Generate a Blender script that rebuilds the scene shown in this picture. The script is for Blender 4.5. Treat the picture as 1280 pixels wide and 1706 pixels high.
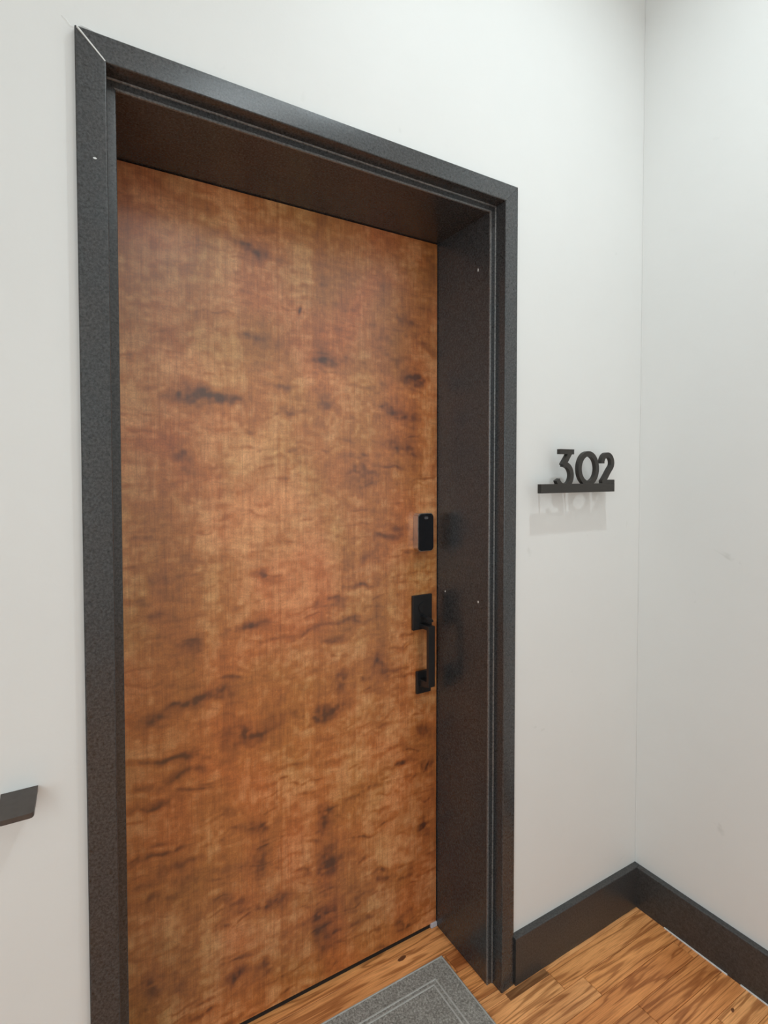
import bpy, bmesh, math, random
import numpy as np
from mathutils import Vector, Matrix

for o in list(bpy.data.objects):
    bpy.data.objects.remove(o)
scene = bpy.context.scene
COL = scene.collection
random.seed(4)

# ------------------------------------------------------------------ camera
cd = bpy.data.cameras.new('camera')
cam = bpy.data.objects.new('camera', cd)
COL.objects.link(cam)
FPX, PPX, PPY = 886.008, 606.132, 814.538
YAW, PITCH, ROLL = 0.519189, 0.027279, -0.0018514
fw = Vector((math.sin(YAW) * math.cos(PITCH), math.cos(YAW) * math.cos(PITCH), -math.sin(PITCH)))
rt = Vector((math.cos(YAW), -math.sin(YAW), 0))
up = rt.cross(fw)
r2 = math.cos(ROLL) * rt + math.sin(ROLL) * up
u2 = math.cos(ROLL) * up - math.sin(ROLL) * rt
M = Matrix((r2, u2, -fw)).transposed().to_4x4()
M.translation = Vector((-0.10171, -1.08135, 1.45093))
cam.matrix_world = M
cd.sensor_fit = 'HORIZONTAL'
cd.sensor_width = 36.0
cd.lens = FPX / 1280 * 36.0
cd.shift_x = (640 - PPX) / 1280
cd.shift_y = (PPY - 853) / 1280
cd.clip_start = 0.02
scene.camera = cam

# ------------------------------------------------------------------ world, lights, exposure
W_S = 0.3
world = bpy.data.worlds.new('world')
scene.world = world
world.use_nodes = True
world.node_tree.nodes['Background'].inputs[0].default_value = (0.9, 0.95, 1.0, 1)
world.node_tree.nodes['Background'].inputs[1].default_value = W_S

CEIL = 3.45
P_A, P_C, P_D = 9.0, 12, 52
def area(name, loc, size, power, color=(1.0, 0.985, 0.95), spread=180):
    l = bpy.data.lights.new(name, 'AREA')
    l.shape = 'DISK'
    l.size = size
    l.energy = power
    l.color = color
    l.spread = math.radians(spread)
    o = bpy.data.objects.new(name, l)
    COL.objects.link(o)
    o.location = loc
    return o
LIGHT_COLOR = (0.84, 0.955, 1.0)
area('downlight_landing', (0.98, -0.78, CEIL - 0.02), 0.06, P_A, LIGHT_COLOR, 126)
cl = area('ceiling_light_hall', (0.70, -2.05, CEIL - 0.02), 0.40, P_C, LIGHT_COLOR)
cl.data.shape = 'RECTANGLE'
cl.data.size_y = 1.7
# added fill light behind an invented, unseen window opening in the left side wall
WIN = (-3.3, -1.55, 0.35, 2.9)           # y0, y1, z0, z1
l = bpy.data.lights.new('window_fill', 'AREA')
l.shape = 'RECTANGLE'
l.size, l.size_y = WIN[1] - WIN[0], WIN[3] - WIN[2]
l.energy = P_D
l.color = (0.805, 0.945, 1.0)
wl = bpy.data.objects.new('window_fill', l)
COL.objects.link(wl)
wl.location = (-1.7 - 0.14, (WIN[0] + WIN[1]) / 2, (WIN[2] + WIN[3]) / 2)
wl.rotation_euler = (math.radians(90), 0, math.radians(-90))

vs = scene.view_settings
vs.view_transform = 'Standard'
vs.look = 'None'
vs.gamma = 1.0
vs.use_curve_mapping = False
vs.exposure = 0.0

# ------------------------------------------------------------------ dimensions (metres)
W, H, D = 0.93, 2.166, 0.2556        # door opening width and height, depth of the door face
T, RV, CW = 0.0156, 0.0184, 0.0494   # casing thickness, reveal width, casing width
S = 0.0234                           # depth of the jamb's front edge behind the wall face
XC, HB, TB = 1.5744, 0.1362, 0.0195  # right wall, baseboard height and thickness
XL, YR = -1.7, -3.7                  # far side wall, wall behind the camera

# ------------------------------------------------------------------ helpers
def link(name, me, mat=None, parent=None):
    o = bpy.data.objects.new(name, me)
    COL.objects.link(o)
    if mat:
        me.materials.append(mat)
    if parent:
        o.parent = parent
    return o

def empty(name, parent=None, loc=(0, 0, 0)):
    o = bpy.data.objects.new(name, None)
    COL.objects.link(o)
    o.location = loc
    o.empty_display_size = 0.05
    if parent:
        o.parent = parent
    return o

def tag(o, label=None, cat=None, kind=None, group=None):
    if label: o['label'] = label
    if cat: o['category'] = cat
    if kind: o['kind'] = kind
    if group: o['group'] = group
    return o

def bm_box(bm, x0, x1, y0, y1, z0, z1):
    v = [bm.verts.new(p) for p in ((x0, y0, z0), (x1, y0, z0), (x1, y1, z0), (x0, y1, z0),
                                   (x0, y0, z1), (x1, y0, z1), (x1, y1, z1), (x0, y1, z1))]
    for f in ((0, 3, 2, 1), (4, 5, 6, 7), (0, 1, 5, 4), (1, 2, 6, 5), (2, 3, 7, 6), (3, 0, 4, 7)):
        bm.faces.new([v[i] for i in f])

def finish(bm, name, mat, parent=None, smooth=False, bevel=0, seg=2):
    if bevel:
        bmesh.ops.bevel(bm, geom=bm.edges[:], offset=bevel, segments=seg, profile=0.5, affect='EDGES')
    bmesh.ops.recalc_face_normals(bm, faces=bm.faces[:])
    me = bpy.data.meshes.new(name)
    bm.to_mesh(me)
    bm.free()
    if smooth:
        me.shade_smooth()
        try:
            me.set_sharp_from_angle(angle=math.radians(40))
        except Exception:
            pass
    return link(name, me, mat, parent)

def box(name, b, mat, parent=None, bevel=0, seg=2, smooth=False):
    bm = bmesh.new()
    bm_box(bm, *b)
    return finish(bm, name, mat, parent, smooth, bevel, seg)

def sweep(name, prof, paths, mat, parent=None):
    """prof: closed list of (u, y); paths(u) -> (start, end) points for that u (y added)."""
    bm = bmesh.new()
    a, b = [], []
    for u, y in prof:
        s, e = paths(u)
        a.append(bm.verts.new((s[0], y, s[1])))
        b.append(bm.verts.new((e[0], y, e[1])))
    n = len(prof)
    for i in range(n):
        j = (i + 1) % n
        bm.faces.new((a[i], a[j], b[j], b[i]))
    bm.faces.new(a)
    bm.faces.new(b[::-1])
    return finish(bm, name, mat, parent, smooth=True)

def arc(cx, cy, r, a0, a1, n=5):
    return [(cx + r * math.cos(math.radians(a0 + (a1 - a0) * i / n)),
             cy + r * math.sin(math.radians(a0 + (a1 - a0) * i / n))) for i in range(n + 1)]

def extrude_outline(bm, pts, y0, y1):
    """pts: closed outline of (x, z); solid between y0 (front) and y1 (back)."""
    f = [bm.verts.new((x, y0, z)) for x, z in pts]
    b = [bm.verts.new((x, y1, z)) for x, z in pts]
    n = len(pts)
    for i in range(n):
        j = (i + 1) % n
        bm.faces.new((f[i], f[j], b[j], b[i]))
    bm.faces.new(f[::-1])
    bm.faces.new(b)

def extrude_ribbon(bm, line, wd, y0, y1, closed=False):
    """a stroke of width wd along line [(x, z)], solid between y0 and y1."""
    n = len(line)
    L, Rr = [], []
    for i, (x, z) in enumerate(line):
        if closed:
            p, q = line[i - 1], line[(i + 1) % n]
        else:
            p, q = line[max(i - 1, 0)], line[min(i + 1, n - 1)]
        dx, dz = q[0] - p[0], q[1] - p[1]
        l = math.hypot(dx, dz)
        nx, nz = -dz / l * wd / 2, dx / l * wd / 2
        L.append((x + nx, z + nz)); Rr.append((x - nx, z - nz))
    ring = []
    for a, b in zip(L, Rr):
        ring.append([bm.verts.new((a[0], y0, a[1])), bm.verts.new((b[0], y0, b[1])),
                     bm.verts.new((b[0], y1, b[1])), bm.verts.new((a[0], y1, a[1]))])
    m = n if closed else n - 1
    for i in range(m):
        p, q = ring[i], ring[(i + 1) % n]
        for k in range(4):
            bm.faces.new((p[k], p[(k + 1) % 4], q[(k + 1) % 4], q[k]))
    if not closed:
        bm.faces.new(ring[0]); bm.faces.new(ring[-1][::-1])

# ------------------------------------------------------------------ materials
def new_mat(name):
    m = bpy.data.materials.new(name)
    m.use_nodes = True
    nt = m.node_tree
    return m, nt, nt.nodes['Principled BSDF']

def N(nt, t, **kw):
    n = nt.nodes.new(t)
    for k, v in kw.items():
        setattr(n, k, v)
    return n

def mapping(nt, scale, coord='Object', loc=(0, 0, 0)):
    tc = N(nt, 'ShaderNodeTexCoord')
    mp = N(nt, 'ShaderNodeMapping')
    mp.inputs['Scale'].default_value = scale
    mp.inputs['Location'].default_value = loc
    nt.links.new(tc.outputs[coord], mp.inputs[0])
    return mp

def noise(nt, vec, scale, detail=3, rough=0.55, dist=0.0):
    n = N(nt, 'ShaderNodeTexNoise')
    n.inputs['Scale'].default_value = scale
    n.inputs['Detail'].default_value = detail
    n.inputs['Roughness'].default_value = rough
    n.inputs['Distortion'].default_value = dist
    nt.links.new(vec.outputs[0], n.inputs['Vector'])
    return n

def ramp(nt, src, stops):
    r = N(nt, 'ShaderNodeValToRGB')
    el = r.color_ramp.elements
    while len(el) < len(stops):
        el.new(0.5)
    for e, (p, c) in zip(el, stops):
        e.position = p
        e.color = (c[0], c[1], c[2], 1)
    nt.links.new(src, r.inputs[0])
    return r

def mix(nt, a, b, fac, mode='MIX'):
    m = N(nt, 'ShaderNodeMix', data_type='RGBA', blend_type=mode)
    for sock, v in ((m.inputs['Factor'], fac), (m.inputs['A'], a), (m.inputs['B'], b)):
        if hasattr(v, 'is_output'):
            nt.links.new(v, sock)
        elif isinstance(v, (int, float)):
            sock.default_value = v
        else:
            sock.default_value = (*v, 1)
    return m.outputs['Result']

def bump(nt, bsdf, src, strength, dist=0.001):
    b = N(nt, 'ShaderNodeBump')
    b.inputs['Strength'].default_value = strength
    b.inputs['Distance'].default_value = dist
    nt.links.new(src, b.inputs['Height'])
    nt.links.new(b.outputs[0], bsdf.inputs['Normal'])

def plain(name, color, rough=0.5, metal=0.0, spec=0.5):
    m, nt, b = new_mat(name)
    mp = mapping(nt, (1, 1, 1))
    n = noise(nt, mp, 60, 3)
    r = ramp(nt, n.outputs[0], [(0.3, [c * 0.9 for c in color]), (0.7, [min(1, c * 1.08) for c in color])])
    nt.links.new(r.outputs[0], b.inputs['Base Color'])
    b.inputs['Roughness'].default_value = rough
    b.inputs['Metallic'].default_value = metal
    b.inputs['Specular IOR Level'].default_value = spec
    return m

def wall_paint(name, color):
    m, nt, b = new_mat(name)
    mp = mapping(nt, (1, 1, 1))
    n1 = noise(nt, mp, 2.3, 4)
    r1 = ramp(nt, n1.outputs[0], [(0.3, [c * 0.97 for c in color]), (0.7, color)])
    # sparse scuffs
    n2 = noise(nt, mp, 9.0, 3, 0.6, 0.6)
    r2 = ramp(nt, n2.outputs[0], [(0.20, (0.86, 0.86, 0.85)), (0.30, (1, 1, 1))])
    c = mix(nt, r1.outputs[0], r2.outputs[0], 1.0, 'MULTIPLY')
    nt.links.new(c, b.inputs['Base Color'])
    b.inputs['Roughness'].default_value = 0.55
    b.inputs['Specular IOR Level'].default_value = 0.3
    n3 = noise(nt, mp, 140, 3)
    n4 = noise(nt, mp, 14, 2)
    ad = N(nt, 'ShaderNodeMath', operation='MULTIPLY_ADD')
    ad.inputs[1].default_value = 6.0
    nt.links.new(n4.outputs[0], ad.inputs[0]); nt.links.new(n3.outputs[0], ad.inputs[2])
    bump(nt, b, ad.outputs[0], 0.12, 0.001)
    return m

def dark_paint(name, color, rough):
    m, nt, b = new_mat(name)
    mp = mapping(nt, (1, 1, 1))
    n1 = noise(nt, mp, 210, 3, 0.75)
    r1 = ramp(nt, n1.outputs[0], [(0.34, [c * 0.45 for c in color]), (0.66, [c * 1.6 for c in color])])
    n2 = noise(nt, mp, 7, 4)
    r2 = ramp(nt, n2.outputs[0], [(0.3, (1.08, 0.98, 0.93)), (0.7, (0.95, 1.0, 1.02))])
    c = mix(nt, r1.outputs[0], r2.outputs[0], 1.0, 'MULTIPLY')
    nt.links.new(c, b.inputs['Base Color'])
    b.inputs['Roughness'].default_value = rough
    b.inputs['Specular IOR Level'].default_value = 0.7
    n3 = noise(nt, mp, 260, 2)
    bump(nt, b, n3.outputs[0], 0.12, 0.0006)
    return m

def floor_oak():
    m, nt, b = new_mat('floor_oak')
    geo = N(nt, 'ShaderNodeNewGeometry')
    oi = N(nt, 'ShaderNodeObjectInfo')
    off = N(nt, 'ShaderNodeVectorMath', operation='SCALE')
    off.inputs['Scale'].default_value = 1.0
    cmb = N(nt, 'ShaderNodeCombineXYZ')
    mul = N(nt, 'ShaderNodeMath', operation='MULTIPLY')
    mul.inputs[1].default_value = 37.0
    nt.links.new(oi.outputs['Random'], mul.inputs[0])
    nt.links.new(mul.outputs[0], cmb.inputs[0]); nt.links.new(mul.outputs[0], cmb.inputs[2])
    nt.links.new(cmb.outputs[0], off.inputs[0])
    add = N(nt, 'ShaderNodeVectorMath', operation='ADD')
    nt.links.new(geo.outputs['Position'], add.inputs[0]); nt.links.new(off.outputs[0], add.inputs[1])
    # cathedral grain: bands across the board, stretched along it and bent by noise
    mp = N(nt, 'ShaderNodeMapping'); mp.inputs['Scale'].default_value = (2.0, 30.0, 10.0)
    nt.links.new(add.outputs[0], mp.inputs[0])
    nz = noise(nt, mp, 0.9, 3, 0.5, 0.4)
    sn = N(nt, 'ShaderNodeMath', operation='MULTIPLY'); sn.inputs[1].default_value = 34.0
    nt.links.new(nz.outputs[0], sn.inputs[0])
    sine = N(nt, 'ShaderNodeMath', operation='SINE'); nt.links.new(sn.outputs[0], sine.inputs[0])
    mr = N(nt, 'ShaderNodeMapRange'); mr.inputs[1].default_value = -1; mr.inputs[2].default_value = 1
    nt.links.new(sine.outputs[0], mr.inputs[0])
    g = ramp(nt, mr.outputs[0], [(0.0, (0.50, 0.38, 0.30)), (0.28, (0.97, 0.95, 0.92)), (1.0, (1.14, 1.14, 1.14))])
    # fine pores
    mp2 = N(nt, 'ShaderNodeMapping'); mp2.inputs['Scale'].default_value = (14, 420, 40)
    nt.links.new(add.outputs[0], mp2.inputs[0])
    pn = noise(nt, mp2, 1.0, 3, 0.6)
    pr = ramp(nt, pn.outputs[0], [(0.32, (0.66, 0.58, 0.52)), (0.55, (1.04, 1.04, 1.04))])
    # slow tone
    mp3 = N(nt, 'ShaderNodeMapping'); mp3.inputs['Scale'].default_value = (3, 12, 3)
    nt.links.new(add.outputs[0], mp3.inputs[0])
    tn = noise(nt, mp3, 1.3, 3)
    tr = ramp(nt, tn.outputs[0], [(0.30, (0.80, 0.70, 0.62)), (0.7, (1.12, 1.12, 1.10))])
    c = mix(nt, oi.outputs['Color'], g.outputs[0], 0.8, 'MULTIPLY')
    c = mix(nt, c, pr.outputs[0], 0.75, 'MULTIPLY')
    c = mix(nt, c, tr.outputs[0], 0.9, 'MULTIPLY')
    nt.links.new(c, b.inputs['Base Color'])
    b.inputs['Roughness'].default_value = 0.38
    b.inputs['Specular IOR Level'].default_value = 0.35
    bump(nt, b, pn.outputs[0], 0.15, 0.0005)
    return m

def door_veneer():
    m, nt, b = new_mat('door_veneer')
    at = N(nt, 'ShaderNodeAttribute', attribute_name='figure')
    sep = N(nt, 'ShaderNodeSeparateColor')
    nt.links.new(at.outputs['Color'], sep.inputs[0])
    base = ramp(nt, sep.outputs[0], [(0.0, (0.100, 0.028, 0.008)), (0.30, (0.265, 0.074, 0.014)),
                                    (0.62, (0.490, 0.160, 0.034)), (1.0, (0.800, 0.395, 0.160))])
    # red / olive drift in the stain
    mpd = mapping(nt, (1.0, 1.0, 0.8))
    dn = noise(nt, mpd, 5.0, 3, 0.5, 0.5)
    dr = ramp(nt, dn.outputs[0], [(0.30, (1.08, 0.92, 0.90)), (0.5, (1, 1, 1)), (0.70, (0.94, 1.05, 0.96))])
    # fine upright grain
    mpv = mapping(nt, (330, 60, 9))
    vn = noise(nt, mpv, 1.0, 4, 0.65, 0.2)
    vr = ramp(nt, vn.outputs[0], [(0.30, (0.74, 0.70, 0.66)), (0.5, (1, 1, 1)), (0.72, (1.14, 1.17, 1.22))])
    # small curl across the grain
    mph = mapping(nt, (20, 20, 85))
    hn = noise(nt, mph, 1.0, 4, 0.6, 1.6)
    hr = ramp(nt, hn.outputs[0], [(0.32, (0.74, 0.68, 0.62)), (0.50, (1, 1, 1)), (0.72, (1.08, 1.09, 1.10))])
    # speckle
    mps = mapping(nt, (1, 1, 1))
    snz = noise(nt, mps, 330, 2, 0.6)
    sr = ramp(nt, snz.outputs[0], [(0.32, (0.80, 0.78, 0.76)), (0.66, (1.14, 1.15, 1.16))])
    c = mix(nt, base.outputs[0], dr.outputs[0], 1.0, 'MULTIPLY')
    c = mix(nt, c, vr.outputs[0], 0.75, 'MULTIPLY')
    c = mix(nt, c, hr.outputs[0], 0.55, 'MULTIPLY')
    c = mix(nt, c, sr.outputs[0], 0.7, 'MULTIPLY')
    nt.links.new(c, b.inputs['Base Color'])
    b.inputs['Roughness'].default_value = 0.48
    b.inputs['Specular IOR Level'].default_value = 0.5
    b.inputs['Coat Weight'].default_value = 1.0
    b.inputs['Coat Roughness'].default_value = 0.36
    b.inputs['Coat IOR'].default_value = 1.75
    bump(nt, b, vn.outputs[0], 0.10, 0.0004)
    return m

def mat_fibre():
    m, nt, b = new_mat('mat_fibre')
    mp = mapping(nt, (1, 1, 1))
    n1 = noise(nt, mp, 190, 4, 0.8)
    r1 = ramp(nt, n1.outputs[0], [(0.32, (0.14, 0.13, 0.115)), (0.5, (0.31, 0.292, 0.262)), (0.68, (0.55, 0.525, 0.48))])
    nt.links.new(r1.outputs[0], b.inputs['Base Color'])
    b.inputs['Roughness'].default_value = 0.95
    b.inputs['Specular IOR Level'].default_value = 0.1
    bump(nt, b, n1.outputs[0], 0.7, 0.003)
    return m

M_WALL = wall_paint('wall_paint', (0.815, 0.808, 0.784))
M_CEIL = wall_paint('ceiling_paint', (0.86, 0.86, 0.84))
M_TRIM = dark_paint('charcoal_trim_paint', (0.042, 0.044, 0.046), 0.27)
M_BASE = dark_paint('charcoal_baseboard_paint', (0.040, 0.040, 0.040), 0.38)
M_OAK = floor_oak()
M_SUB = plain('floor_joint_dark', (0.035, 0.018, 0.008), 0.9)
M_VEN = door_veneer()
M_EDGE = plain('door_edge_wood', (0.10, 0.045, 0.02), 0.6)
M_BLACK = plain('black_metal', (0.016, 0.016, 0.017), 0.38, 0.0)
M_GLOSS = plain('black_glass', (0.010, 0.010, 0.012), 0.12)
M_NICKEL = plain('satin_nickel', (0.62, 0.57, 0.52), 0.32, 1.0)
M_SIGN = plain('sign_bronze_black', (0.030, 0.026, 0.022), 0.5)
M_LEDGE = plain('dark_bronze_metal', (0.085, 0.070, 0.062), 0.42, 0.2)
M_WHITE = plain('white_caulk', (0.78, 0.78, 0.76), 0.6)
M_FOAM = plain('pale_foam', (0.62, 0.58, 0.62), 0.9)
M_RUB = plain('black_rubber', (0.012, 0.010, 0.009), 0.8)
M_MAT = mat_fibre()
M_RIB = plain('mat_piping_grey', (0.47, 0.455, 0.425), 0.9)

# ------------------------------------------------------------------ the setting
XO0, XO1, ZO = -0.031, W + 0.031, H + 0.031    # rough opening
WT = 0.34
bm = bmesh.new()
bm_box(bm, XL - 0.1, XO0, 0, WT, 0, CEIL)
bm_box(bm, XO1, XC + 0.1, 0, WT, 0, CEIL)
bm_box(bm, XO0, XO1, 0, WT, ZO, CEIL)
wall_back = tag(finish(bm, 'wall_back', M_WALL), 'white painted wall around the wooden door', kind='structure')
tag(box('wall_right', (XC, XC + 0.1, YR, -0.0005, 0, CEIL), M_WALL), 'white painted wall right of the number sign', kind='structure')
tag(box('wall_rear', (XL - 0.1, XC + 0.1, YR - 0.1, YR - 0.0005, 0, CEIL), M_WALL), 'white painted wall behind the viewer', kind='structure')
wy0, wy1, wz0, wz1 = WIN
bm = bmesh.new()
bm_box(bm, XL - 0.1, XL, YR, wy0, 0, CEIL)
bm_box(bm, XL - 0.1, XL, wy1, -0.0005, 0, CEIL)
bm_box(bm, XL - 0.1, XL, wy0, wy1, 0, wz0)
bm_box(bm, XL - 0.1, XL, wy0, wy1, wz1, CEIL)
tag(finish(bm, 'wall_left', M_WALL), 'white painted side wall beyond the left edge', kind='structure')
win = tag(empty('fill_window_1', None, (XL - 0.05, (wy0 + wy1) / 2, wz0)), 'added window opening left of the viewer, put in to light the landing', kind='structure')  # opening added out of view to carry the fill light
def wp(o):
    o.parent = win
    o.matrix_parent_inverse = Matrix.Translation((-(XL - 0.05), -(wy0 + wy1) / 2, -wz0))
    return o
for b4 in ((wy0, wy0 + 0.05, wz0, wz1), (wy1 - 0.05, wy1, wz0, wz1), (wy0 + 0.05, wy1 - 0.05, wz0, wz0 + 0.05), (wy0 + 0.05, wy1 - 0.05, wz1 - 0.05, wz1)):
    wp(box('fill_window_frame', (XL - 0.08, XL - 0.02, b4[0] + 0.0004, b4[1] - 0.0004, b4[2] + 0.0004, b4[3] - 0.0004), M_WHITE))
tag(box('ceiling', (XL - 0.1, XC + 0.1, YR - 0.1, WT, CEIL, CEIL + 0.1), M_CEIL), 'white ceiling above the landing', kind='structure')

# floor: dark sub-floor with every board laid on it
floor = tag(box('floor', (XL - 0.1, XC + 0.1, YR - 0.1, WT, -0.06, -0.0035), M_SUB), 'orange-brown oak strip floor in front of the door', kind='structure')
TONES = [(0.80, 0.355, 0.125), (0.86, 0.400, 0.150), (0.70, 0.285, 0.095), (0.92, 0.455, 0.185), (0.74, 0.320, 0.115), (0.60, 0.235, 0.080)]
def plank(x0, x1, y0, y1, tone, dz=0.0):
    g = 0.0005
    bm = bmesh.new()
    a, b_, c_, d_ = x0 + g, x1 - g, y0 + g, y1 - g
    e = 0.0009
    lo = [bm.verts.new((x, y, -0.0035)) for x, y in ((a, c_), (b_, c_), (b_, d_), (a, d_))]
    mi = [bm.verts.new((x, y, dz - e)) for x, y in ((a, c_), (b_, c_), (b_, d_), (a, d_))]
    hi = [bm.verts.new((x, y, dz)) for x, y in ((a + e, c_ + e), (b_ - e, c_ + e), (b_ - e, d_ - e), (a + e, d_ - e))]
    for p, q in ((lo, mi), (mi, hi)):
        for i in range(4):
            bm.faces.new((p[i], p[(i + 1) % 4], q[(i + 1) % 4], q[i]))
    bm.faces.new(hi)
    o = finish(bm, 'floor_plank', M_OAK, floor)
    o.color = (*tone, 1)
    return o
PW = 0.0635
ROWS = {  # butt joints and tones taken from the boards in view, row 0 = the first full board in front of the wall
    0: ([-0.9, 0.35, 1.113], [0, 1, 3, 1]),
    1: ([-1.2, 0.10, 1.189], [1, 2, 3, 0]),
    2: ([-0.6, 0.72, 1.53], [0, 1, 2, 2]),
    3: ([-1.0, 0.20, 1.25], [2, 0, 4, 2]),
    4: ([-0.5, 0.9], [1, 0, 4]),
    5: ([-0.9, 0.4, 1.40], [0, 3, 1, 3]),
    6: ([-0.4, 1.1], [2, 0, 1]),
}
rr = random.Random(11)
for k in range(-5, 56):
    y1 = -0.031 - PW * k
    y0 = y1 - PW
    xa, xb = (XL, XC - 0.001)
    if y0 > 0.0:
        xa, xb = XO0 + 0.001, XO1 - 0.001
    if k in ROWS:
        cuts, tn = ROWS[k]
    else:
        cuts, tn, x = [], [], XL + rr.uniform(0.2, 1.0)
        while x < xb - 0.15:
            if x > xa + 0.1: cuts.append(x)
            x += rr.uniform(0.7, 1.4)
        tn = [rr.randrange(len(TONES)) for _ in range(len(cuts) + 1)]
    if k == -3: cuts, tn = [0.20, 0.885], [1, 0, 5]
    if k == -4: cuts, tn = [0.10], [1, 1]
    if k == -5: cuts, tn = [], [0]
    if k == -1: cuts, tn = [0.3], [1, 3]
    if k == -2: cuts, tn = [0.45, 0.80], [3, 1, 0]
    cuts = [c for c in cuts if xa + 0.03 < c < xb - 0.02]
    ed = [xa] + cuts + [xb]
    for i in range(len(ed) - 1):
        t = TONES[tn[i % len(tn)]]
        s = rr.uniform(0.94, 1.06)
        if y0 < 0.0 < y1:      # straddles the wall face: full board in the doorway, strip in front of the baseboard
            plank(ed[i], ed[i + 1], y0, -0.0005, [c * s for c in t])
        else:
            plank(ed[i], ed[i + 1], y0, min(y1, 0.335), [c * s for c in t], 0)
plank(XO0 + 0.001, XO1 - 0.001, -0.0005, -0.031 + PW, TONES[1])
plank(0.955, 1.112, -0.0440, -0.0200, (0.34, 0.165, 0.07), 0.0003)      # short dark filler strip by the casing

# knots in two of the boards
M_KNOT = plain('knot_wood', (0.16, 0.055, 0.02), 0.5)
def knot(x, y, rx, ry, rot):
    host = None
    for o in floor.children:
        xs = [v.co for v in o.data.vertices]
        if min(c.x for c in xs) < x < max(c.x for c in xs) and min(c.y for c in xs) < y < max(c.y for c in xs):
            host = o
    bm = bmesh.new()
    pts = []
    for i in range(14):
        a = 2 * math.pi * i / 14
        k_ = rr.uniform(0.75, 1.1) * (1.0 + 0.35 * math.cos(a) ** 4)
        px, py = rx * k_ * math.cos(a), ry * k_ * math.sin(a)
        pts.append((x + px * math.cos(rot) - py * math.sin(rot), y + px * math.sin(rot) + py * math.cos(rot)))
    t_ = [bm.verts.new((p, q, 0.0003)) for p, q in pts]
    b_ = [bm.verts.new((p, q, -0.001)) for p, q in pts]
    for i in range(14):
        bm.faces.new((t_[i], t_[(i + 1) % 14], b_[(i + 1) % 14], b_[i]))
    bm.faces.new(t_); bm.faces.new(b_[::-1])
    finish(bm, 'knot', M_KNOT, host)
knot(0.7674, 0.2131, 0.013, 0.0065, 0.15)
knot(1.4575, -0.3602, 0.006, 0.004, 0.3)

# baseboards
def baseboard(name, horizontal, a, b, label):
    e = 0.0035
    prof = [(0, 0), (-TB, 0)] + [(-TB + e - e * math.cos(math.radians(t)), HB - e + e * math.sin(math.radians(t))) for t in (0, 30, 60, 90)] + [(0, HB)]
    bm = bmesh.new()
    A, B = [], []
    for d, z in prof:
        if horizontal:     # along x on the wall y = 0
            A.append(bm.verts.new((a, d, z))); B.append(bm.verts.new((b, d, z)))
        else:              # along y on the right wall
            A.append(bm.verts.new((XC + d, a, z))); B.append(bm.verts.new((XC + d, b, z)))
    n = len(prof)
    for i in range(n):
        bm.faces.new((A[i], A[(i + 1) % n], B[(i + 1) % n], B[i]))
    bm.faces.new(A); bm.faces.new(B[::-1])
    return tag(finish(bm, name, M_BASE, smooth=True), label, kind='structure')
bb_back = baseboard('baseboard_back', True, W + RV + CW + 0.0005, XC, 'charcoal painted baseboard under the number sign')
baseboard('baseboard_left', True, XL, -RV - CW - 0.0005, 'charcoal painted baseboard left of the door casing')
bb_right = baseboard('baseboard_right', False, -TB, YR, 'charcoal painted baseboard along the right wall')
for ya, yb in ((-0.115, -0.30), (-0.335, -0.62)):
    box('caulk_line', (XC - TB - 0.0030, XC - TB - 0.0002, yb, ya, 0.0, 0.0032), M_WHITE, bb_right)

# ------------------------------------------------------------------ door casing and jambs
trim = tag(empty('trim_1', None, (W / 2, 0, 0)), 'charcoal painted door casing and deep jambs around the wooden door', kind='structure')
def tp(o):
    o.parent = trim
    o.matrix_parent_inverse = Matrix.Translation((-W / 2, 0, 0))
    return o
prof = [(0, S - 0.0003), (0, -T + 0.003)] + arc(0.003, -T + 0.003, 0.003, 180, 270, 5)[1:] + \
       [(CW - 0.002, -0.0125), (CW, -0.0105), (CW, 0.0), (0.011, 0.0), (0.011, S - 0.0003)]
MG = 0.0007
tp(sweep('side_casing', prof, lambda u: ((-RV - u, 0), (-RV - u, H + RV + u - MG)), M_TRIM))
tp(sweep('side_casing', prof, lambda u: ((W + RV + u, 0), (W + RV + u, H + RV + u - MG * 0.4)), M_TRIM))
tp(sweep('head_casing', prof, lambda u: ((-RV - u + MG, H + RV + u), (W + RV + u - MG * 0.4, H + RV + u)), M_TRIM))
def jamb_prof(x0, x1, rad=0.0026):
    return [(x0, D + 0.075), (x0, S + rad)] + arc(x0 + rad, S + rad, rad, 180, 270, 5)[1:] + [(x1, S), (x1, D + 0.075)]
jp = jamb_prof(0, 0.030)
jl = tp(sweep('jamb', jp, lambda u: ((-u, 0), (-u, H + u)), M_TRIM))
jr = tp(sweep('jamb', jp, lambda u: ((W + u, 0), (W + u, H + u)), M_TRIM))
jh = tp(sweep('head_jamb', jp, lambda u: ((-u, H + u), (W + u, H + u)), M_TRIM))
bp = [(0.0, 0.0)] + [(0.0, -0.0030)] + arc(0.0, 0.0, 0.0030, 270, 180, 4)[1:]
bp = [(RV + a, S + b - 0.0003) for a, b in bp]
M_BEAD = dark_paint('bead_highlight_paint', (0.13, 0.13, 0.128), 0.28)  # paler than the trim: thin highlight lines put into the bead colour
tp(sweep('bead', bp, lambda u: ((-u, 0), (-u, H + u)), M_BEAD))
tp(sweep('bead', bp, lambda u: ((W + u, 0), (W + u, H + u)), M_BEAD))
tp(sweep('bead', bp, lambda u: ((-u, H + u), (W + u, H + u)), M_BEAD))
ap = [(0.0040, S - 0.0004), (0.0004, S - 0.0004), (-0.0004, S + 0.0004), (-0.0004, S + 0.0040), (0.0010, S + 0.0030), (0.0030, S + 0.0010)]  # strip added on the arris, its pale paint drawing the edge highlight
tp(sweep('bead', ap, lambda u: ((W + u, 0), (W + u, H + u)), M_BEAD))
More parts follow.
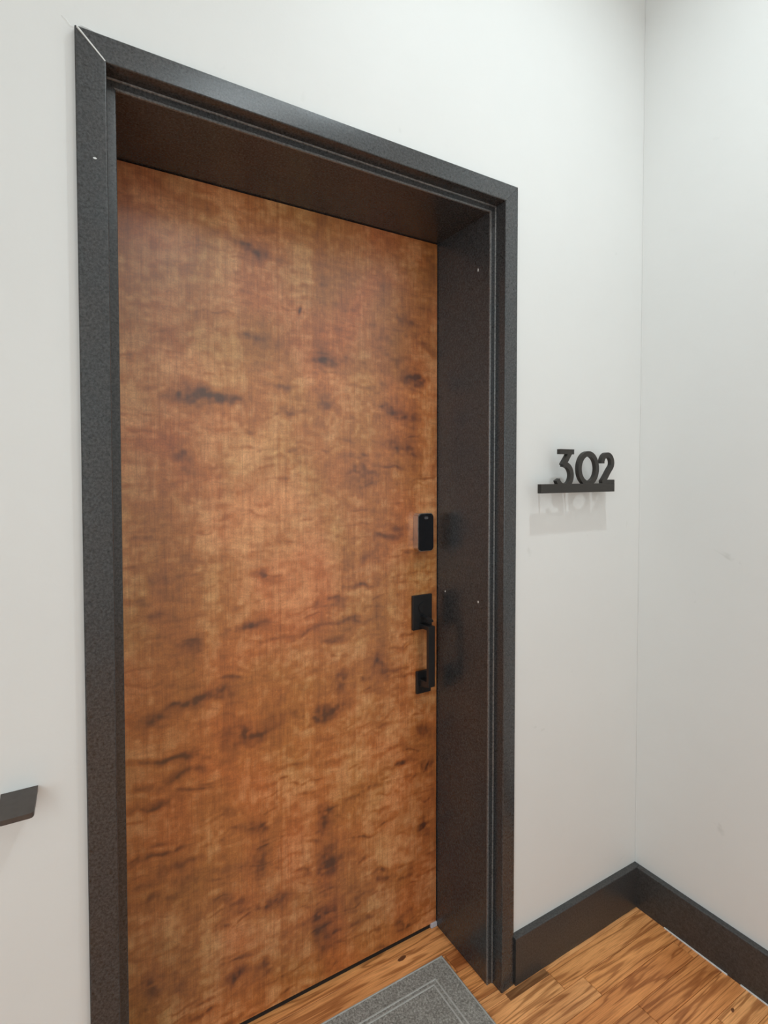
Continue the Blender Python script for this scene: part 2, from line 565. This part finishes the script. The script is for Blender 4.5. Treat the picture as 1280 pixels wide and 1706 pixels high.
tp(sweep('bead', ap, lambda u: ((-u, H + u), (W + u, H + u)), M_BEAD))
# pale filler in the open mitre joints
def mitre(x0, z0, x1, z1, wd):
    bm = bmesh.new()
    extrude_ribbon(bm, [(x0, z0), (x1, z1)], wd, -T - 0.0004, -0.004)
    return tp(finish(bm, 'mitre_filler', M_WHITE))
mitre(-RV - 0.002, H + RV + 0.0018, -RV - CW * 0.93, H + RV + CW * 0.93 - 0.0005, 0.0022)
# chips where the paint is off
def chip(x, y, z, sx, sz, axis):
    bm = bmesh.new()
    pts = [(math.cos(a) * sx * rr.uniform(0.7, 1.1), math.sin(a) * sz * rr.uniform(0.7, 1.1)) for a in [i * math.pi / 3.5 for i in range(7)]]
    if axis == 'x':
        f = [bm.verts.new((x - 0.0004, y + p, z + q)) for p, q in pts]
        b = [bm.verts.new((x + 0.0002, y + p, z + q)) for p, q in pts]
    else:
        f = [bm.verts.new((x + p, y - 0.0004, z + q)) for p, q in pts]
        b = [bm.verts.new((x + p, y + 0.0002, z + q)) for p, q in pts]
    n = len(f)
    for i in range(n):
        bm.faces.new((f[i], f[(i + 1) % n], b[(i + 1) % n], b[i]))
    bm.faces.new(f); bm.faces.new(b[::-1])
    return tp(finish(bm, 'paint_chip', M_WHITE))
chip(W, 0.216, 1.0887, 0.0035, 0.0035, 'x')
chip(W, 0.0662, 1.0862, 0.0030, 0.0040, 'x')
chip(W, 0.0718, 2.0251, 0.0025, 0.0050, 'x')
chip(-0.0393, -0.0148, 2.0113, 0.0035, 0.0016, 'y')

# cracked, lifted wall paint at the casing's upper corner
def ridge(pts, wd, hgt):
    bm = bmesh.new()
    L = []
    n = len(pts)
    for i, (x, z) in enumerate(pts):
        p, q = pts[max(i - 1, 0)], pts[min(i + 1, n - 1)]
        dx, dz = q[0] - p[0], q[1] - p[1]
        l = math.hypot(dx, dz)
        w_ = wd * (0.35 + 0.65 * math.sin(math.pi * (i + 0.5) / n))
        nx, nz = -dz / l * w_, dx / l * w_
        L.append([bm.verts.new((x + nx, 0.0002, z + nz)), bm.verts.new((x + nx * 0.1, -hgt, z + nz * 0.1)), bm.verts.new((x - nx, 0.0002, z - nz))])
    for p, q in zip(L, L[1:]):
        bm.faces.new((p[0], p[1], q[1], q[0])); bm.faces.new((p[1], p[2], q[2], q[1])); bm.faces.new((p[2], p[0], q[0], q[2]))
    bm.faces.new(L[0]); bm.faces.new(L[-1][::-1])
    return finish(bm, 'paint_flake', M_WALL, wall_back)
ZT = H + RV + CW
ridge([(-0.087, ZT + 0.016), (-0.080, ZT + 0.010), (-0.074, ZT + 0.003), (-0.066, ZT + 0.003), (-0.058, ZT + 0.005)], 0.0035, 0.0009)
ridge([(-0.066, ZT + 0.002), (-0.056, ZT + 0.008), (-0.044, ZT + 0.007), (-0.033, ZT + 0.004), (-0.020, ZT + 0.003)], 0.0045, 0.0032)
ridge([(-0.052, ZT + 0.001), (-0.036, ZT + 0.002), (-0.010, ZT + 0.001), (0.030, ZT + 0.0008)], 0.0022, 0.0014)

# ------------------------------------------------------------------ the door
door = tag(empty('door_1', None, (W / 2, D, 0)), 'stained wooden entry door with figured brown veneer and black hardware', kind='structure')
def dp(o, parent=None):
    o.parent = parent or door
    if parent is None:
        o.matrix_parent_inverse = Matrix.Translation((-W / 2, -D, 0))
    return o
X0, X1, Z0, Z1 = 0.0025, W - 0.0030, 0.0150, H - 0.0030
NX, NZ = 330, 760
gx = np.linspace(X0, X1, NX)
gz = np.linspace(Z0, Z1, NZ)
GX, GZ = np.meshgrid(gx, gz)
rng = np.random.default_rng(7)
def vnoise(x, z, fx, fz, seed):
    g = np.random.default_rng(seed).random((96, 96))
    u, v = x * fx + 3.3, z * fz + 5.7
    i, j = np.floor(u).astype(int), np.floor(v).astype(int)
    a, b = u - i, v - j
    a, b = a * a * (3 - 2 * a), b * b * (3 - 2 * b)
    i0, j0, i1, j1 = i % 96, j % 96, (i + 1) % 96, (j + 1) % 96
    return (g[i0, j0] * (1 - a) * (1 - b) + g[i1, j0] * a * (1 - b) + g[i0, j1] * (1 - a) * b + g[i1, j1] * a * b) - 0.5
FIG = [(0.259, 2.046, 0.392, 2.002, 0.013, 0.45), (0.38, 2.073, 0.406, 2.097, 0.015, 0.3), (0.12, 1.644, 0.294, 1.647, 0.011, 0.7), (0.139, 1.654, 0.195, 1.651, 0.023, 0.45), (0.422, 1.628, 0.479, 1.637, 0.017, 0.5), (0.41, 1.706, 0.414, 1.682, 0.011, 0.5), (0.51, 1.752, 0.606, 1.762, 0.008, 0.45), (0.798, 1.744, 0.876, 1.743, 0.011, 0.6), (0.742, 1.647, 0.876, 1.631, 0.011, 0.5), (0.557, 1.661, 0.553, 1.61, 0.017, 0.4), (0.159, 1.532, 0.165, 1.481, 0.029, 0.35), (0.293, 1.594, 0.334, 1.573, 0.009, 0.45), (0.66, 1.486, 0.674, 1.425, 0.029, 0.35), (0.295, 1.802, 0.378, 1.803, 0.012, 0.35), (0.582, 1.931, 0.655, 1.936, 0.01, 0.3), (0.344, 1.192, 0.367, 1.18, 0.013, 0.7), (0.12, 0.894, 0.269, 0.891, 0.01, 0.85), (0.094, 0.878, 0.092, 0.861, 0.014, 0.8), (0.276, 0.791, 0.352, 0.774, 0.013, 0.85), (0.262, 0.774, 0.341, 0.758, 0.022, 0.35), (0.46, 0.786, 0.593, 0.79, 0.018, 0.8), (0.561, 0.84, 0.604, 0.901, 0.015, 0.5), (0.034, 0.775, 0.223, 0.738, 0.007, 0.6), (0.061, 0.713, 0.223, 0.708, 0.01, 0.6), (0.052, 0.672, 0.11, 0.651, 0.013, 0.5), (0.329, 0.53, 0.359, 0.517, 0.014, 0.75), (0.355, 0.479, 0.358, 0.381, 0.016, 0.35), (0.53, 0.522, 0.529, 0.443, 0.014, 0.55), (0.546, 0.369, 0.542, 0.327, 0.03, 0.6), (0.36, 0.303, 0.387, 0.286, 0.018, 0.8), (0.281, 0.346, 0.308, 0.332, 0.019, 0.4), (0.493, 0.195, 0.545, 0.218, 0.019, 0.6), (0.522, 0.17, 0.534, 0.118, 0.019, 0.45), (0.353, 0.132, 0.386, 0.124, 0.02, 0.75), (0.264, 0.147, 0.291, 0.147, 0.017, 0.6), (0.075, 0.224, 0.102, 0.225, 0.022, 0.6), (0.03, 0.426, 0.114, 0.423, 0.012, 0.55), (0.873, 0.534, 0.882, 0.528, 0.017, 0.8), (0.866, 0.673, 0.875, 0.633, 0.013, 0.5), (0.864, 0.378, 0.871, 0.342, 0.019, 0.6), (0.68, 0.228, 0.85, 0.216, 0.013, 0.5), (0.292, 1.056, 0.371, 1.059, 0.011, 0.55), (0.153, 1.01, 0.189, 1.016, 0.013, 0.45), (0.514, 1.107, 0.587, 1.106, 0.008, 0.55), (0.604, 1.136, 0.692, 1.134, 0.009, 0.55), (0.066, 1.11, 0.087, 1.113, 0.011, 0.4), (0.66, 1.211, 0.686, 1.209, 0.016, 0.35), (0.706, 0.9, 0.716, 0.884, 0.014, 0.5), (0.066, 1.191, 0.096, 1.188, 0.02, 0.3), (0.534, 0.982, 0.6, 0.988, 0.012, 0.45), (0.497, 1.029, 0.629, 1.045, 0.007, 0.4), (0.359, 1.01, 0.497, 1.021, 0.006, 0.35), (0.649, 0.858, 0.863, 0.873, 0.009, 0.3), (0.071, 0.476, 0.184, 0.493, 0.009, 0.35), (0.026, 0.523, 0.141, 0.539, 0.006, 0.4), (0.569, 0.527, 0.731, 0.523, 0.009, 0.4), (0.689, 0.562, 0.864, 0.569, 0.009, 0.35), (0.137, 0.193, 0.18, 0.149, 0.018, 0.3), (0.774, 0.07, 0.864, 0.07, 0.023, 0.4), (0.65, 1.261, 0.84, 1.267, 0.009, 0.3), (0.753, 1.541, 0.84, 1.525, 0.021, 0.35), (0.84, 1.871, 0.896, 1.822, 0.016, 0.4), (0.774, 1.933, 0.908, 1.879, 0.012, 0.3), (0.732, 1.291, 0.818, 1.287, 0.011, 0.3), (0.199, 1.993, 0.228, 2.028, 0.017, 0.2), (0.296, 2.087, 0.335, 2.111, 0.013, 0.35)]
wx = GX + 0.030 * vnoise(GX, GZ, 9, 14, 1) + 0.014 * vnoise(GX, GZ, 34, 40, 2)
wz = GZ + 0.030 * vnoise(GX, GZ, 11, 9, 3) + 0.016 * vnoise(GX, GZ, 36, 34, 4)
brk = 1.0 + 1.5 * vnoise(wx, wz, 30, 60, 21) + 1.1 * vnoise(GX, GZ, 85, 110, 22) + 0.9 * vnoise(GX, GZ, 110, 22, 23)
dark = np.zeros_like(GX)
def streak(x0, z0, x1, z1, wd, s, xx, zz):
    dx, dz = x1 - x0, z1 - z0
    l2 = dx * dx + dz * dz + 1e-9
    t = np.clip(((xx - x0) * dx + (zz - z0) * dz) / l2, 0, 1)
    ex, ez = xx - (x0 + t * dx), zz - (z0 + t * dz)
    fade = 1.0 - 0.45 * np.abs(2 * t - 1) ** 2
    return s * fade * np.exp(-(ex * ex / (1.7 * wd) ** 2 + ez * ez / wd ** 2))
for f in FIG:
    core = 0.85 * streak(*f, wx, wz) * np.clip(brk, 0.15, 1.7)
    halo = streak(f[0], f[1], f[2], f[3], f[4] * 2.8, f[5] * 0.40, wx, wz)
    dark = np.maximum(dark, core) + 0.5 * halo
for i in range(420):          # small curls everywhere, denser low on the door
    zc = Z0 + (Z1 - Z0) * rng.random() ** 1.25
    xc = X0 + (X1 - X0) * rng.random()
    ln = rng.uniform(0.02, 0.10)
    sl = rng.normal(0.0, 0.12)
    m = (np.abs(gz - zc) < 0.06)
    r0, r1 = np.argmax(m), len(m) - np.argmax(m[::-1])
    seg = (slice(r0, r1), slice(None))
    gain = 1.35 - 0.75 * (zc - Z0) / (Z1 - Z0)  # figure stronger low; paler upper veneer also stands in for reflected haze
    dark[seg] += gain * streak(xc - ln / 2, zc - sl * ln / 2, xc + ln / 2, zc + sl * ln / 2, rng.uniform(0.0025, 0.006), rng.uniform(0.08, 0.30), wx[seg], wz[seg]) * np.clip(brk[seg], 0.1, 1.8)
slow = 0.22 * vnoise(GX, GZ, 5, 4, 8) + 0.20 * vnoise(GX, GZ, 60, 95, 24) + 0.14 * vnoise(GX, GZ, 150, 60, 25) + 0.20 * vnoise(wx, wz, 14, 12, 9) + 0.16 * vnoise(wx, wz, 16, 55, 10)
vert = 0.16 * vnoise(GX, GZ, 26, 1.3, 12) + 0.10 * vnoise(GX, GZ, 70, 2.2, 13)
seam = np.zeros_like(GX)
for xs, st in ((0.404, 0.10), (0.221, 0.05), (0.631, 0.05), (0.78, 0.04)):
    seam += st * np.exp(-((GX - xs) / 0.004) ** 2)
mark = 0.9 * np.exp(-(((GX - 0.466) - 0.25 * (GZ - 1.892)) / 0.0035) ** 2 - ((GZ - 1.892) / 0.009) ** 2)
val = np.clip(0.70 + slow + vert - 0.78 * np.clip(dark, 0, 0.95) - seam - mark, 0, 1)
verts = np.stack([GX.ravel(), np.full(GX.size, D), GZ.ravel()], 1)
idx = np.arange(NX * NZ).reshape(NZ, NX)
quads = np.stack([idx[:-1, :-1], idx[:-1, 1:], idx[1:, 1:], idx[1:, :-1]], -1).reshape(-1, 4)
vl = verts.tolist()
nb = len(vl)
vl += [[X0, D + 0.045, Z0], [X1, D + 0.045, Z0], [X1, D + 0.045, Z1], [X0, D + 0.045, Z1]]
fl = quads.tolist()
fl.append([nb, nb + 3, nb + 2, nb + 1])
fl.append([nb, nb + 1] + idx[0, ::-1].tolist())
fl.append([nb + 2, nb + 3] + idx[-1, :].tolist())
fl.append([nb + 3, nb] + idx[:, 0].tolist())
fl.append([nb + 1, nb + 2] + idx[::-1, -1].tolist())
me = bpy.data.meshes.new('door_leaf')
me.from_pydata(vl, [], fl)
ca = me.color_attributes.new('figure', 'FLOAT_COLOR', 'POINT')
vv = np.concatenate([val.ravel(), np.full(4, 0.4)])
rgba = np.stack([vv, vv, vv, np.ones_like(vv)], 1).astype(np.float32)
ca.data.foreach_set('color', rgba.ravel())
me.update()
leaf = dp(link('door_leaf', me, M_VEN))
# black sweep standing in for the shade in the gap under the leaf, and the pale weather-strip end in the corner
dp(box('gap_shade_sweep', (X0, X1 - 0.022, D + 0.003, D + 0.04, 0.0005, Z0), M_RUB))
dp(box('weather_strip', (X1 - 0.021, W - 0.0005, D - 0.004, D + 0.02, 0.0005, 0.016), M_FOAM, bevel=0.002))

# keypad lock
lx, lz = 0.8662, 1.274
def rrect(cx, cz, w_, h_, r):
    pts = []
    for sx, sz, a0 in ((1, 1, 0), (-1, 1, 90), (-1, -1, 180), (1, -1, 270)):
        pts += arc(cx + sx * (w_ / 2 - r), cz + sz * (h_ / 2 - r), r, a0, a0 + 90, 5)
    return pts
bm = bmesh.new()
extrude_outline(bm, rrect(lx, lz, 0.0575, 0.116, 0.011), D - 0.024, D - 0.0002)
lock = dp(finish(bm, 'keypad_lock', M_NICKEL, smooth=True))
tag(lock, 'satin nickel lock body with a black keypad face')
bm = bmesh.new()
extrude_outline(bm, rrect(lx, lz, 0.0545, 0.112, 0.0105), D - 0.0275, D - 0.0235)
dp(finish(bm, 'keypad_face', M_GLOSS, smooth=True), lock)
bm = bmesh.new()
extrude_outline(bm, rrect(lx, lz + 0.044, 0.014, 0.008, 0.0035), D - 0.0280, D - 0.0272)
dp(finish(bm, 'sensor_window', plain('lens_grey', (0.10, 0.10, 0.105), 0.3), smooth=True), lock)

# handle set: upper plate with thumb lever, square grip, lower plate
hx = 0.8665
up_plate = dp(box('handle_plate', (hx - 0.0365, hx + 0.0365, D - 0.009, D - 0.0002, 0.9715, 1.0785), M_BLACK, bevel=0.0018))
bm = bmesh.new()
ring = [(hx + 0.016 * math.cos(a), 1.040 + 0.016 * math.sin(a)) for a in [i * math.pi / 12 for i in range(24)]]
extrude_outline(bm, ring, D - 0.0125, D - 0.0085)
dp(finish(bm, 'key_cylinder', M_BLACK, smooth=True), up_plate)
dp(box('key_slot', (hx - 0.0011, hx + 0.0011, D - 0.0130, D - 0.0120, 1.034, 1.046), M_RUB), up_plate)
# thumb lever curving out of the plate
bm = bmesh.new()
sec = [(D - 0.008, 1.012), (D - 0.026, 1.0135), (D - 0.040, 1.0105), (D - 0.050, 1.005)]
R_ = []
for i, (y, z) in enumerate(sec):
    hw = 0.007 + 0.003 * i / 3
    R_.append([bm.verts.new((hx - hw, y, z + 0.0025)), bm.verts.new((hx + hw, y, z + 0.0025)), bm.verts.new((hx + hw, y, z - 0.0025)), bm.verts.new((hx - hw, y, z - 0.0025))])
for p, q in zip(R_, R_[1:]):
    for k in range(4):
        bm.faces.new((p[k], p[(k + 1) % 4], q[(k + 1) % 4], q[k]))
bm.faces.new(R_[0]); bm.faces.new(R_[-1][::-1])
dp(finish(bm, 'thumb_lever', M_BLACK, smooth=True), up_plate)
low_plate = dp(box('handle_foot', (hx - 0.0215, hx + 0.0325, D - 0.009, D - 0.0002, 0.7715, 0.8415), M_BLACK, bevel=0.0018))
bm = bmesh.new()   # square-section pull: out of the upper plate, down, back into the foot
pth = [(D - 0.008, 0.985), (D - 0.050, 0.985), (D - 0.050, 0.8130), (D - 0.008, 0.8130)]
off_o = [(D - 0.008, 0.9915), (D - 0.0565, 0.9915), (D - 0.0565, 0.8065), (D - 0.008, 0.7945)]
off_i = [(D - 0.008, 0.9785), (D - 0.0450, 0.9785), (D - 0.0450, 0.8195), (D - 0.008, 0.8195)]
hw = 0.0120
RG = []
for (yo, zo), (yi, zi) in zip(off_o, off_i):
    RG.append([bm.verts.new((hx - hw, yo, zo)), bm.verts.new((hx + hw, yo, zo)), bm.verts.new((hx + hw, yi, zi)), bm.verts.new((hx - hw, yi, zi))])
for p, q in zip(RG, RG[1:]):
    for k in range(4):
        bm.faces.new((p[k], p[(k + 1) % 4], q[(k + 1) % 4], q[k]))
bm.faces.new(RG[0]); bm.faces.new(RG[-1][::-1])
dp(finish(bm, 'pull_grip', M_BLACK, bevel=0.0012))

# ------------------------------------------------------------------ number sign
SF, SB = -0.044, -0.032
sign = tag(empty('house_number_sign', None, (1.219, 0, 1.397)), 'black raised number sign reading 302 on a straight bar', 'sign')
def sp(o):
    o.parent = sign
    o.matrix_parent_inverse = Matrix.Translation((-1.219, 0, -1.397))
    return o
sp(box('bar', (1.0586, 1.3800, SF - 0.0005, SB + 0.0004, 1.3970, 1.4225), M_SIGN, bevel=0.0006))
sw = 0.0150
# 3: flat top, diagonal, round bowl
bm = bmesh.new()
extrude_ribbon(bm, [(1.1360, 1.5150), (1.1945, 1.5150)], sw * 0.95, SF, SB)
extrude_outline(bm, [(1.1955, 1.5220), (1.1780, 1.5220), (1.1440, 1.4790), (1.1520, 1.4745), (1.1640, 1.4790)], SF + 0.0001, SB - 0.0001)
bowl = [(1.1500, 1.4795)] + [(1.1560 + 0.0305 * math.cos(math.radians(a)), 1.4470 + 0.0315 * math.sin(math.radians(a))) for a in range(82, -166, -10)]
extrude_ribbon(bm, bowl, sw, SF, SB)
d3 = sp(finish(bm, 'digit', M_SIGN)); d3['label'] = 'black raised digit 3 with a flat top'
bm = bmesh.new()
ell = [(1.2600 + 0.0390 * math.cos(2 * math.pi * i / 48), 1.4670 + 0.0440 * math.sin(2 * math.pi * i / 48)) for i in range(48)]
extrude_ribbon(bm, ell, sw, SF, SB, closed=True)
d0 = sp(finish(bm, 'digit', M_SIGN)); d0['label'] = 'black raised round digit 0'
bm = bmesh.new()
two = [(1.3475 + 0.0235 * math.cos(math.radians(a)), 1.4850 + 0.0240 * math.sin(math.radians(a))) for a in range(185, -32, -9)]
two += [(1.3560, 1.4600), (1.3420, 1.4420), (1.3260, 1.4240)]
extrude_ribbon(bm, two, sw, SF, SB)
extrude_ribbon(bm, [(1.3220, 1.4270), (1.3800, 1.4270)], sw * 0.85, SF + 0.0001, SB - 0.0001)
d2 = sp(finish(bm, 'digit', M_SIGN)); d2['label'] = 'black raised digit 2 at the bar end'
for px in (1.0980, 1.2050, 1.3600):
    bm = bmesh.new()
    bmesh.ops.create_cone(bm, cap_ends=True, segments=12, radius1=0.0028, radius2=0.0028, depth=-SB + 0.0)
    bmesh.ops.rotate(bm, verts=bm.verts[:], cent=(0, 0, 0), matrix=Matrix.Rotation(math.pi / 2, 3, 'X'))
    bmesh.ops.translate(bm, verts=bm.verts[:], vec=(px, SB / 2, 1.4105))
    sp(finish(bm, 'standoff_pin', M_SIGN, smooth=True))

# ------------------------------------------------------------------ door mat
MX0, MX1, MY0, MY1, MT = 0.052, 0.874, -0.34, 0.158, 0.007
mat_o = tag(empty('door_mat', None, ((MX0 + MX1) / 2, (MY0 + MY1) / 2, 0)), 'grey ribbed doormat with pale piping lying before the door', 'doormat')
def mp_(o):
    o.parent = mat_o
    o.matrix_parent_inverse = Matrix.Translation((-(MX0 + MX1) / 2, -(MY0 + MY1) / 2, 0))
    return o
mp_(box('mat_pile', (MX0, MX1, MY0, MY1, 0.0004, MT), M_MAT, bevel=0.0025))
def pipe(x0, x1, y0, y1, wd):
    bm = bmesh.new()
    line = [(x0, y0), (x1, y0), (x1, y1), (x0, y1)]
    R3 = []
    for i, (x, y) in enumerate(line):
        sx = -1 if x == x0 else 1
        sy = -1 if y == y0 else 1
        R3.append([bm.verts.new((x + sx * wd / 2, y + sy * wd / 2, MT - 0.0005)), bm.verts.new((x + sx * wd / 4, y + sy * wd / 4, MT + 0.0016)),
                   bm.verts.new((x - sx * wd / 4, y - sy * wd / 4, MT + 0.0016)), bm.verts.new((x - sx * wd / 2, y - sy * wd / 2, MT - 0.0005))])
    for i in range(4):
        p, q = R3[i], R3[(i + 1) % 4]
        for k in range(3):
            bm.faces.new((p[k], p[k + 1], q[k + 1], q[k]))
    return mp_(finish(bm, 'piping', M_RIB))
pipe(MX0 + 0.060, MX1 - 0.064, MY0 + 0.056, MY1 - 0.052, 0.0055)
pipe(MX0 + 0.073, MX1 - 0.078, MY0 + 0.068, MY1 - 0.064, 0.0055)
pipe(MX0 + 0.004, MX1 - 0.005, MY0 + 0.004, MY1 - 0.004, 0.0045)

# ------------------------------------------------------------------ ledge on the left wall
lx0, lx1, ld, lt = -0.1975, -0.1430, 0.060, 0.0085
led = tag(empty('wall_ledge', None, (lx1, 0, 0.9)), 'dark metal ledge plate jutting from the white wall left of the door', 'ledge')
bm = bmesh.new()
zt, zf = 0.9075, 0.8935
rc = 0.006
outl = [(lx0, -0.0005)] + [(lx0, -ld + rc)] + [(lx0 + rc + rc * math.cos(math.radians(a)), -ld + rc + rc * math.sin(math.radians(a))) for a in (180, 210, 240, 270)][1:] + \
       [(lx1 - 0.004 - rc + rc * math.cos(math.radians(a)), -ld + rc + rc * math.sin(math.radians(a))) for a in (270, 300, 330, 360)] + [(lx1, -0.0005)]
def lz_(y): return zt + (zf - zt) * (-y / ld)
tv = [bm.verts.new((x, y, lz_(y))) for x, y in outl]
bv = [bm.verts.new((x, y, lz_(y) - lt)) for x, y in outl]
n = len(outl)
for i in range(n):
    bm.faces.new((tv[i], tv[(i + 1) % n], bv[(i + 1) % n], bv[i]))
bm.faces.new(tv); bm.faces.new(bv[::-1])
pl = finish(bm, 'plate', M_LEDGE)
pl.parent = led; pl.matrix_parent_inverse = Matrix.Translation((-lx1, 0, -0.9))
mf = box('mounting_flange', (lx0 + 0.006, lx1 - 0.006, -0.004, -0.0003, 0.868, 0.8985), M_LEDGE, bevel=0.001)
mf.parent = led; mf.matrix_parent_inverse = Matrix.Translation((-lx1, 0, -0.9))
